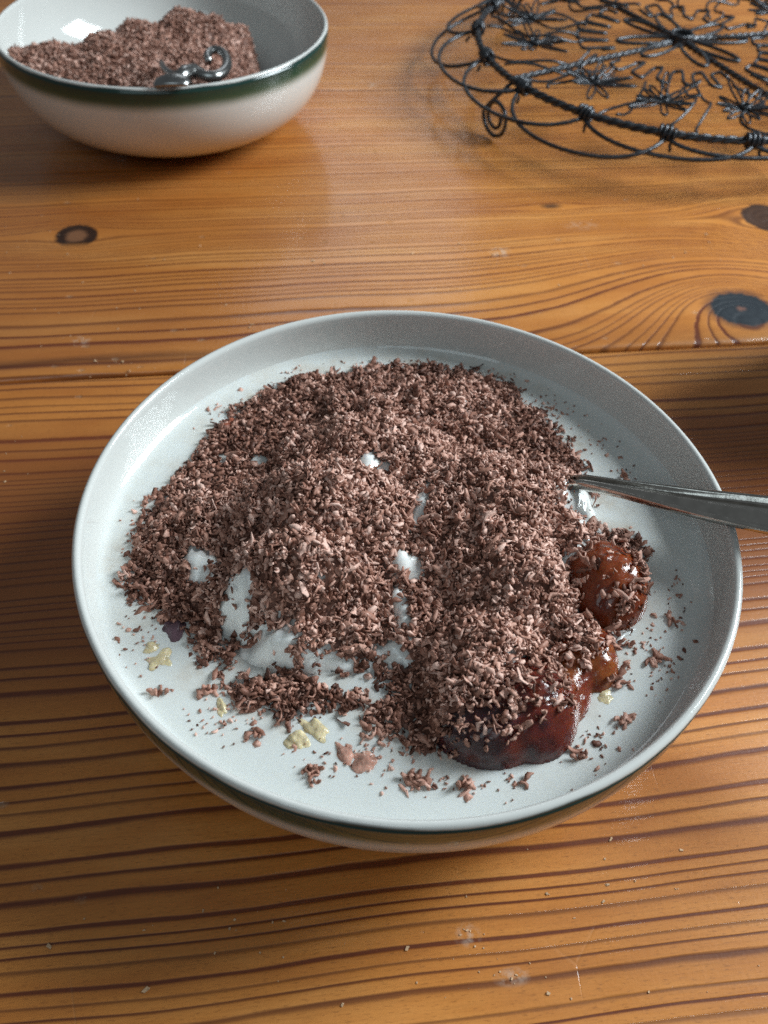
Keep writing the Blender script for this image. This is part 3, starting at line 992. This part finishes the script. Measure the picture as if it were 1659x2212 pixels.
# ------------------------------------------------------------------ grain, nut and fruit pieces in the milk
M_GRAIN = simple("yellow_grain", (0.60, 0.50, 0.31), 0.22, var=0.35, scale=350, sss=0.3, sssr=(1, 0.7, 0.3), ssss=0.002, bump=0.6)
M_FRUIT = simple("pink_fruit", (0.46, 0.25, 0.19), 0.30, var=0.6, scale=350, sss=0.3, sssr=(1, 0.4, 0.3), ssss=0.002, bump=0.6)
M_NUT = simple("red_nut_skin", (0.24, 0.060, 0.028), 0.45, var=0.35, scale=300, bump=0.4)
M_RAISIN = simple("raisin_skin", (0.10, 0.055, 0.070), 0.4, var=0.6, scale=300, bump=0.6)
for k, (px, py, rx, ry, rz, mat, name, lab, cat) in enumerate([
        (330, 1396, 0.0026, 0.0019, 0.0015, M_GRAIN, "grain_piece", "small golden grain piece floating next to the mound near the wall", "grain"),
        (345, 1428, 0.0030, 0.0027, 0.0013, M_GRAIN, "grain_piece", "pale yellow grain piece floating just in front of the golden one", "grain"),
        (640, 1602, 0.0024, 0.0028, 0.0015, M_GRAIN, "grain_piece", "deep yellow rounded grain piece in front of the bare yogurt", "grain"),
        (683, 1572, 0.0038, 0.0026, 0.0013, M_GRAIN, "grain_piece", "wide pale yellow grain piece touching the deep yellow rounded one", "grain"),
        (480, 1530, 0.0013, 0.0028, 0.0008, M_GRAIN, "grain_piece", "narrow greenish grain sliver floating below the mound", "grain"),
        (1310, 1505, 0.0022, 0.0022, 0.0008, M_GRAIN, "grain_piece", "grain piece half sunk among shavings beside the plum jam", "grain"),
        (745, 1622, 0.0034, 0.0020, 0.0009, M_FRUIT, "fruit_piece", "pale pink fruit piece half sunk in the milk beside the grains", "fruit"),
        (790, 1645, 0.0030, 0.0024, 0.0011, M_FRUIT, "fruit_piece", "redder fruit piece next to the pale pink one", "fruit"),
        (490, 922, 0.0034, 0.0024, 0.0020, M_NUT, "nut_piece", "reddish nut at the back edge of the chocolate", "nut"),
        (378, 1352, 0.0038, 0.0030, 0.0010, M_RAISIN, "raisin", "purplish raisin at the edge of the chocolate by the grain pieces", "raisin"),
        (765, 968, 0.0016, 0.0022, 0.0015, M_NUT, "nut_piece", "small orange nut bit on top of the chocolate mound", "nut")]):
    p = hit(px, py)
    o = lump(name, (p[0], p[1], p[2] - rz * (0.5 if mat in (M_GRAIN, M_FRUIT) else 0.3)), (rx, ry, rz), mat, 40 + k, 0.45, 3.0, 4, rot=k * 0.9)
    tag(o, lab, cat, "pieces floating in the milk")

# ------------------------------------------------------------------ spoon in the near bowl
pa, pb = at(1262, 1046, 0.0425), at(1584, 1106, 0.0502)
dirn = (pb - pa) / np.linalg.norm(pb - pa)
side = np.cross(dirn, [0, 0, 1.0]); side /= np.linalg.norm(side)
upv = np.cross(side, dirn)
spoon = empty("spoon", tuple(pb), "steel spoon standing in the milk bowl with its handle over the rim", "spoon")


def loft(sections, mat, name, parent):
    n = len(sections[0])
    V = np.concatenate(sections)
    Fc = []
    for i in range(len(sections) - 1):
        for k in range(n):
            l = (k + 1) % n
            Fc.append((i * n + k, i * n + l, (i + 1) * n + l, (i + 1) * n + k))
    Fc.append(tuple(range(n))[::-1]); Fc.append(tuple((len(sections) - 1) * n + k for k in range(n)))
    o = obj(name, V - np.asarray(parent.location), Fc, mat, parent)
    return o


Ls = np.linalg.norm(pb - pa)
secs = []
for s in np.linspace(-0.020, 0.125, 60):
    f = s / Ls
    w = np.interp(s, [-0.02, 0.0, 0.008, 0.022, 0.036, 0.05, 0.085, 0.115, 0.122, 0.125], [0.0040, 0.0038, 0.0048, 0.0078, 0.0108, 0.0130, 0.0185, 0.0190, 0.0130, 0.004]) * 0.5
    th = np.interp(s, [-0.02, 0.0, 0.03, 0.125], [0.0030, 0.0032, 0.0030, 0.0024])
    lift = -0.30 * max(0, -s) + 0.004 * max(0, (s - 0.03) / 0.09) - 0.030 * max(0, (s - 0.06)) ** 1.5
    c = pa + dirn * s + upv * lift
    ring = []
    for (a, b) in ((-1, 0.0), (-0.97, 0.35), (-0.90, 0.62), (-0.82, 0.66), (-0.74, 0.52), (-0.66, 0.22), (-0.55, 0.12), (-0.35, 0.34), (-0.18, 0.46), (0, 0.50), (0.18, 0.46), (0.35, 0.34), (0.55, 0.12), (0.66, 0.22), (0.74, 0.52), (0.82, 0.66), (0.90, 0.62), (0.97, 0.35), (1, 0.0), (0.6, -0.35), (0, -0.45), (-0.6, -0.35)):
        ring.append(c + side * a * w + upv * (b * th))
    secs.append(np.array(ring))
loft(secs, M_STEEL, "handle", spoon)
# spoon bowl, buried under the mound
V, Fc = [], []
nu, nv = 24, 10
cb = pa - dirn * 0.038 + np.array([0, 0, -0.013])
for layer in (0, 1):
    for i in range(nv + 1):
        rr = i / nv
        for k in range(nu):
            a = 2 * math.pi * k / nu
            V.append(cb + dirn * 0.023 * rr * math.cos(a) + side * 0.0155 * rr * math.sin(a) + np.array([0, 0, 1]) * (0.006 * rr * rr - 0.0012 * layer))
for layer in (0, 1):
    o = layer * (nv + 1) * nu
    for i in range(nv):
        for k in range(nu):
            l = (k + 1) % nu
            q = (o + i * nu + k, o + i * nu + l, o + (i + 1) * nu + l, o + (i + 1) * nu + k)
            Fc.append(q if layer == 0 else q[::-1])
o = nv * nu; o2 = o + (nv + 1) * nu
for k in range(nu):
    l = (k + 1) % nu
    Fc.append((o + k, o + l, o2 + l, o2 + k))
obj("spoon_bowl", np.array(V) - pb, Fc, M_STEEL, spoon)

# ------------------------------------------------------------------ chocolate in the far bowl
CP_PX = [(52, 112, .0405), (110, 100, .0415), (220, 82, .0430), (290, 50, .0445), (395, 24, .0465), (460, 40, .0430), (520, 58, .0370), (540, 110, .0310), (548, 160, .0270),
         (60, 140, .0390), (150, 150, .0395), (300, 150, .0410), (400, 110, .0400), (250, 110, .0425), (480, 110, .0350), (440, 170, .0340)]
CP = np.array([at(*c) for c in CP_PX])
BEHIND = np.array([[p[0] - 0.012, p[1] + 0.026, p[2] - 0.030] for p in CP[:7]])
RIGHT = np.array([at(a, b, .008) for a, b in ((560, 55), (575, 85), (585, 120), (590, 160), (600, 190), (550, 30), (620, 100), (560, 0))])
FRONT = np.array([[FARB[0] - 0.04, FARB[1] - 0.06, .034], [FARB[0], FARB[1] - 0.066, .032], [FARB[0] + 0.03, FARB[1] - 0.05, .024]])
CP = np.concatenate([CP, BEHIND, RIGHT, FRONT])


_ca, _cb = at(528, 50, 0.034), at(548, 160, 0.028)
CUT_A = _ca[:2]
CUT_N = np.array([-(_cb - _ca)[1], (_cb - _ca)[0]]); CUT_N /= np.linalg.norm(CUT_N)
if CUT_N[0] < 0: CUT_N = -CUT_N


def far_z(x, y):
    x, y = np.asarray(x, float), np.asarray(y, float)
    w = 0; s = 0
    for p in CP:
        k = 1 / ((x - p[0]) ** 2 + (y - p[1]) ** 2 + 2e-6) ** 1.6
        w = w + k; s = s + k * p[2]
    over = (x - CUT_A[0]) * CUT_N[0] + (y - CUT_A[1]) * CUT_N[1]
    return s / w - 2.4 * np.clip(over, 0, 1) + 0.0006 * noise2(x, y, 420, 6) + 0.0004 * noise2(x, y, 900, 16)


def bowl_in(x, y):
    r = np.hypot(x - FARB[0], y - FARB[1])
    a = np.linspace(0, math.pi / 2, 300)
    rr = 0.026 + (RIM_R - 0.0023 - 0.026) * np.sin(a) ** (2 / EXP)
    zz = 0.0065 + (RIM_Z - 0.0015 - 0.0065) * (1 - np.cos(a) ** (2 / EXP))
    return np.interp(r, rr, zz, left=0.0063, right=0.06)


gf = np.random.default_rng(31)
fx0, fx1, fy0, fy1 = FARB[0] - 0.076, FARB[0] + 0.076, FARB[1] - 0.076, FARB[1] + 0.076
x = gf.uniform(fx0, fx1, 34000); y = gf.uniform(fy0, fy1, 34000)
z = far_z(x, y)
k = (z > bowl_in(x, y) + 0.0003) & (np.hypot(x - FARB[0], y - FARB[1]) < 0.0745)
x, y, z = x[k], y[k], z[k]
ff = scatter(np.c_[x, y, z + gf.uniform(0, 0.0012, len(x))], normals_of(far_z, x, y), gf, 0.92)
bv, bf = grid_mesh(fx0, fx1, fy0, fy1, 0.001, far_z, lambda X, Y: (far_z(X, Y) > bowl_in(X, Y) - 0.003) & (np.hypot(X - FARB[0], Y - FARB[1]) < 0.0755))
o = joined("grated_chocolate", [ff, (bv, bf, np.full(len(bv), 0.14))], M_CHOC)  # pile's bed painted dark for the shade between its flakes
tag(o, "pile of dry grated chocolate banked up in the bowl without milk", "chocolate", None, "stuff")

# ------------------------------------------------------------------ scrolled spoon in the far bowl
fs = empty("scrolled_spoon", tuple(at(372, 180, 0.049)), "steel spoon with scroll-shaped handle lying on the bowl of dry chocolate", "spoon")
fo = np.array(fs.location)


def far_part(name, vf):
    return obj(name, np.asarray(vf[0]) - fo, vf[1], M_STEEL2, fs)


M_STEEL2 = simple("dulled_steel", (0.33, 0.33, 0.325), 0.28, metallic=1.0, var=0.1, scale=300)
# broad tab over the rim
tab = []
pL, pR = at(330, 181, 0.0495), at(412, 178, 0.0505)
ax = pR - pL
back = np.array([0.0, 1.0, 0.12]) * 0.0085
J = []
for i, fsec in enumerate(np.linspace(0, 1, 14)):
    hw = math.sqrt(max(0.0, 1 - (2 * fsec - 1) ** 2)) ** 0.6 + 0.02
    c = pL + ax * fsec
    ring = []
    for a in np.linspace(0, 2 * math.pi, 12, endpoint=False):
        ring.append(c + back * 0.5 * hw * math.cos(a) + np.array([0, 0, 0.0017]) * hw * math.sin(a) + np.array([0, 0, 0.0014 * math.sin(math.pi * fsec)]))
    J.append(np.array(ring))
loft(J, M_STEEL2, "handle_end", fs)
neck = [at(385, 172, 0.0500), at(400, 158, 0.0490), at(420, 150, 0.0475), at(440, 157, 0.0462)]
far_part("neck", tube(neck, [0.0028, 0.0034, 0.0026, 0.0016], sides=10))


def arc_px(pts, z0, z1, r):
    t = np.linspace(0, 1, len(pts))
    P = np.array([at(px, py, z0 + (z1 - z0) * k) for (px, py), k in zip(pts, t)])
    # resample smoothly
    tt = np.linspace(0, len(P) - 1, len(P) * 5)
    Q = np.stack([np.interp(tt, np.arange(len(P)), P[:, i]) for i in range(3)], -1)
    for _ in range(3):
        Q[1:-1] = 0.25 * Q[:-2] + 0.5 * Q[1:-1] + 0.25 * Q[2:]
    return tube(Q, np.linspace(r, r * 0.7, len(Q)), sides=8)


far_part("scroll", arc_px([(425, 158), (445, 165), (466, 166), (484, 156), (492, 140), (488, 120), (474, 108), (458, 108), (447, 118), (450, 132)], 0.0470, 0.0455, 0.0026))
far_part("scroll", arc_px([(398, 160), (378, 164), (364, 158), (352, 146), (349, 136)], 0.0490, 0.0440, 0.0022))
b = [at(400, 160, 0.048), at(410, 130, 0.040), at(430, 80, 0.028)]
far_part("shank", tube([np.array(q) + [0, 0, -0.004] for q in b], 0.0018, sides=8))

# ------------------------------------------------------------------ wire rack
RC = np.array([0.155, 0.512])
RZ, RR = 0.0250, 0.1157
rack = empty("wire_rack", (RC[0], RC[1], 0), "round black iron wire rack with looped edge and wire daisies", "rack")


def pol(a, r, z):
    return np.array([r * math.cos(R(a)), r * math.sin(R(a)), z])


def rpart(name, *vfs):
    J = Join()
    for vf in vfs: J.add(vf)
    return obj(name, J.v, J.f, M_IRON, rack)


def twisted(path, r, closed, turns):
    """core with a wire wound round it"""
    P = np.asarray(path)
    n = len(P)
    T = (np.roll(P, -1, 0) - np.roll(P, 1, 0)) if closed else np.gradient(P, axis=0)
    T /= np.linalg.norm(T, axis=1)[:, None]
    S = np.cross(T, [0, 0, 1.0]); S /= np.linalg.norm(S, axis=1)[:, None]
    U = np.cross(S, T)
    out = []
    for ph in (0, math.pi * 2 / 3, math.pi * 4 / 3):
        a = np.linspace(0, 2 * math.pi * turns, n, endpoint=not closed) + ph
        Q = P + (S * np.cos(a)[:, None] + U * np.sin(a)[:, None]) * r * 0.55
        out.append(tube(Q, r * 0.62, closed, 6))
    return out


ringp = [pol(a, RR, RZ) for a in np.linspace(0, 360, 480, endpoint=False)]
rpart("ring", *twisted(ringp, 0.0018, True, 40))
SPOKES = [118, 22, -65, -150]
hub = np.array([0.0, 0.0075, 0])
for a in SPOKES:
    e = pol(a, RR - 0.001, RZ)
    s0 = hub + np.array([0, 0, RZ])
    path = [s0 + (e - s0) * t for t in np.linspace(0.02, 1, 90)]
    rpart("spoke", *twisted(path, 0.0015, False, 8))
# hub knot
ks = []
for k in range(5):
    tt = np.linspace(0, 2 * math.pi, 22, endpoint=False)
    ks.append(tube([hub + np.array([0.006 * math.cos(q + k), 0.006 * math.sin(q + k), RZ + 0.0015 + 0.0025 * math.sin(2 * q + k)]) for q in tt], 0.0011, True, 5))
rpart("hub", *ks)
LOOPX = {215: (0.0235, 0.0060), 235: (0.0085, 0.0030), -105: (0.0080, 0.0040), -85: (0.0110, 0.0040), 195: (0.0235, 0.0060), 175: (0.0240, 0.0060)}
NODE = [-105 + 20 * k for k in range(18)]
for k in range(18):
    a0, a1 = NODE[k], NODE[(k + 2) % 18]
    if a1 < a0: a1 += 360
    jit = random.uniform(-1, 1)
    am = (a0 + a1) / 2 + jit
    pts = []
    for t in np.linspace(0, 1, 30):
        s = math.sin(math.pi * t) ** 0.75
        ang = a0 + (a1 - a0) * (t + 0.055 * math.sin(2 * math.pi * t) * -1) + jit * s
        ext, drop = LOOPX.get(a0, (0.0225, 0.0100))
        pts.append(pol(ang, RR + 0.0015 + (ext + 0.002 * jit) * s, RZ - 0.001 - (drop + 0.002 * jit) * s))
    rpart("edge_loop", tube(pts, 0.00105, False, 7))
    # binding where the loops meet the ring
    bq = []
    for t in np.linspace(0, 1, 26):
        q = 2 * math.pi * 3.2 * t
        w = a0 + (t - 0.5) * 3.6
        bq.append(pol(w, RR + 0.0034 * math.cos(q), RZ + 0.0034 * math.sin(q)))
    tail = [pol(a0 + 1.2, RR + 0.004, RZ - 0.003), pol(a0 + 1.6, RR + 0.006, RZ - 0.006)]
    rpart("binding", tube(bq, 0.00095, False, 5), tube(tail, 0.0008, False, 5))
# scroll feet
for a in (-146, -45, 45, 135):
    c0 = pol(a, RR + 0.014, 0.0)
    tdir = pol(a + 90, 1, 0)
    pts = [pol(a - 3, RR, RZ)]
    for q in np.linspace(0, 2 * math.pi * 1.6, 40):
        rr = 0.0105 * (1 - 0.62 * q / (2 * math.pi * 1.6))
        pts.append(c0 + tdir * (-rr * math.cos(q)) + np.array([0, 0, 0.0118 - rr * math.sin(q)]))
    rpart("foot_scroll", tube(pts, 0.0011, False, 6))
# petals round the hub, zigzags and daisies in each quarter
quarters = [(-150, -65), (-65, 22), (22, 118), (118, 210)]
for (qa, qb) in quarters:
    for f in (0.20, 0.80):
        am = qa + (qb - qa) * f
        pts = []
        for t in np.linspace(0, 2 * math.pi, 26, endpoint=False):
            rr, ww = 0.021 - 0.0175 * math.cos(t), 0.0050 * math.sin(t)
            pts.append(hub + pol(am, rr, RZ + 0.001) + pol(am + 90, ww, 0))
        rpart("petal", tube(pts, 0.0010, True, 6))
    pts = []
    for t in np.linspace(0.10, 0.90, 90):
        q = (t - 0.10) / 0.80
        ph = q * 5.0 * 2 * math.pi
        sq = math.tanh(2.4 * math.sin(ph)) / math.tanh(2.4)
        rr = 0.051 + 0.0085 * sq
        ang = qa + (qb - qa) * (t - 0.012 * math.sin(2 * ph))
        pts.append(pol(ang, rr, RZ + 0.0008 * math.cos(ph)) + hub * 0.6)
    rpart("zigzag", tube(pts, 0.0009, False, 6))
    for f in (0.20, 0.50, 0.80):
        am = qa + (qb - qa) * f + random.uniform(-2, 2)
        c = pol(am, 0.0865, RZ + 0.002)
        J = Join()
        np_ = 14
        for i in range(np_):
            b = 360 / np_ * i + random.uniform(-6, 6)
            ln = random.uniform(0.0115, 0.0205)
            tilt = random.uniform(-0.02, 0.42)
            pts = []
            for t in np.linspace(0, 2 * math.pi, 14, endpoint=False):
                rr = ln * 0.5 * (1 - math.cos(t)) + 0.001
                pts.append(c + pol(b, rr, rr * tilt) + pol(b + 90, 0.0016 * math.sin(t), 0))
            J.add(tube(pts, 0.00060, True, 5))
        cen = [c + np.array([0.0022 * math.cos(q), 0.0022 * math.sin(q), 0.0008 + 0.0006 * q / 6.28]) for q in np.linspace(0, 6.28 * 2.5, 30)]
        J.add(tube(cen, 0.0008, False, 5))
        rpart("daisy", (J.v, J.f))
    # small connecting curls between daisies and zigzag
    for f in (0.05, 0.13, 0.35, 0.42, 0.58, 0.65, 0.87, 0.95):
        am = qa + (qb - qa) * f
        w1, w2 = random.uniform(3, 9), random.uniform(2.5, 7)
        pts = [pol(am + w1 * math.sin(t * w2), 0.058 + 0.052 * t, RZ + 0.0006 + 0.002 * math.sin(t * 9 + w1)) for t in np.linspace(0, 1, 24)]
        rpart("connector", tube(pts, 0.0008, False, 5))

# ------------------------------------------------------------------ unseen cup added past the spoon handle to shade the board
unseen_mug = empty("unseen_mug", (0.200, 0.252, 0), "unseen dark blue cup added beyond the spoon handle to cast a shadow", "unseen_mug")
M_MUG = simple("blue_glaze", (0.03, 0.05, 0.14), 0.15, var=0.1)
V, Fc = revolve([(0, 0.0), (0.030, 0.0), (0.034, 0.003), (0.037, 0.02), (0.0375, 0.082), (0.0365, 0.0835), (0.0350, 0.082), (0.0340, 0.02), (0.030, 0.006), (0, 0.005)], 64)
obj("body", V, Fc, M_MUG, unseen_mug)
hp = [np.array([0.036 + 0.022 * math.sin(t), 0, 0.043 + 0.024 * math.cos(t)]) for t in np.linspace(0.0, math.pi, 18)]
obj("handle", *tube(hp, 0.0045, False, 10), M_MUG, unseen_mug)

# ------------------------------------------------------------------ crumbs on the table
cr = np.random.default_rng(77)
M_CRUMB = simple("pale_crumb", (0.60, 0.40, 0.24), 0.6, var=0.3, scale=500)
J = Join()
spots = [(250, 785, 60, 10, 9), (230, 800, 90, 14, 8), (100, 560, 120, 120, 22), (400, 620, 250, 120, 30), (900, 560, 300, 100, 26), (1080, 545, 14, 12, 7),
         (1450, 560, 180, 120, 14), (540, 708, 10, 8, 3), (170, 735, 16, 10, 6), (30, 1000, 40, 80, 6), (800, 2080, 500, 90, 26), (1300, 1950, 250, 120, 14), (600, 1990, 200, 60, 10), (1010, 2020, 30, 20, 6), (1100, 2110, 40, 20, 6), (800, 250, 60, 60, 6)]
for (px, py, sx, sy, n) in spots:
    for k in range(n):
        a = at(cr.normal(px, sx * 0.6), cr.normal(py, sy * 0.6), 0.0)
        if math.hypot(a[0] - NEAR[0], a[1] - NEAR[1]) < 0.07 or math.hypot(a[0] - FARB[0], a[1] - FARB[1]) < 0.06: continue
        s = np.clip(cr.lognormal(math.log(0.00012), 0.45), 0.00006, 0.00036)
        q = cr.normal(0, 0.28, (8, 3))
        base = np.array([(i, j, l) for l in (0, 1) for j in (-1, 1) for i in (-1, 1)], float) + q * [1, 1, 0]
        an = cr.uniform(0, 3.14); c, sn = math.cos(an), math.sin(an)
        el = cr.uniform(0.8, 2.2)
        base[:, 0] *= el
        v = np.c_[base[:, 0] * c - base[:, 1] * sn, base[:, 0] * sn + base[:, 1] * c, base[:, 2] * 0.9] * s + a + [0, 0, 0.00005]
        J.add((v, [(0, 2, 3, 1), (4, 5, 7, 6), (0, 1, 5, 4), (2, 6, 7, 3), (0, 4, 6, 2), (1, 3, 7, 5)]))
o = obj("crumbs", J.v, J.f, M_CRUMB, smooth=False)
tag(o, "pale crumbs and flecks scattered over the table boards", "crumbs", None, "stuff")
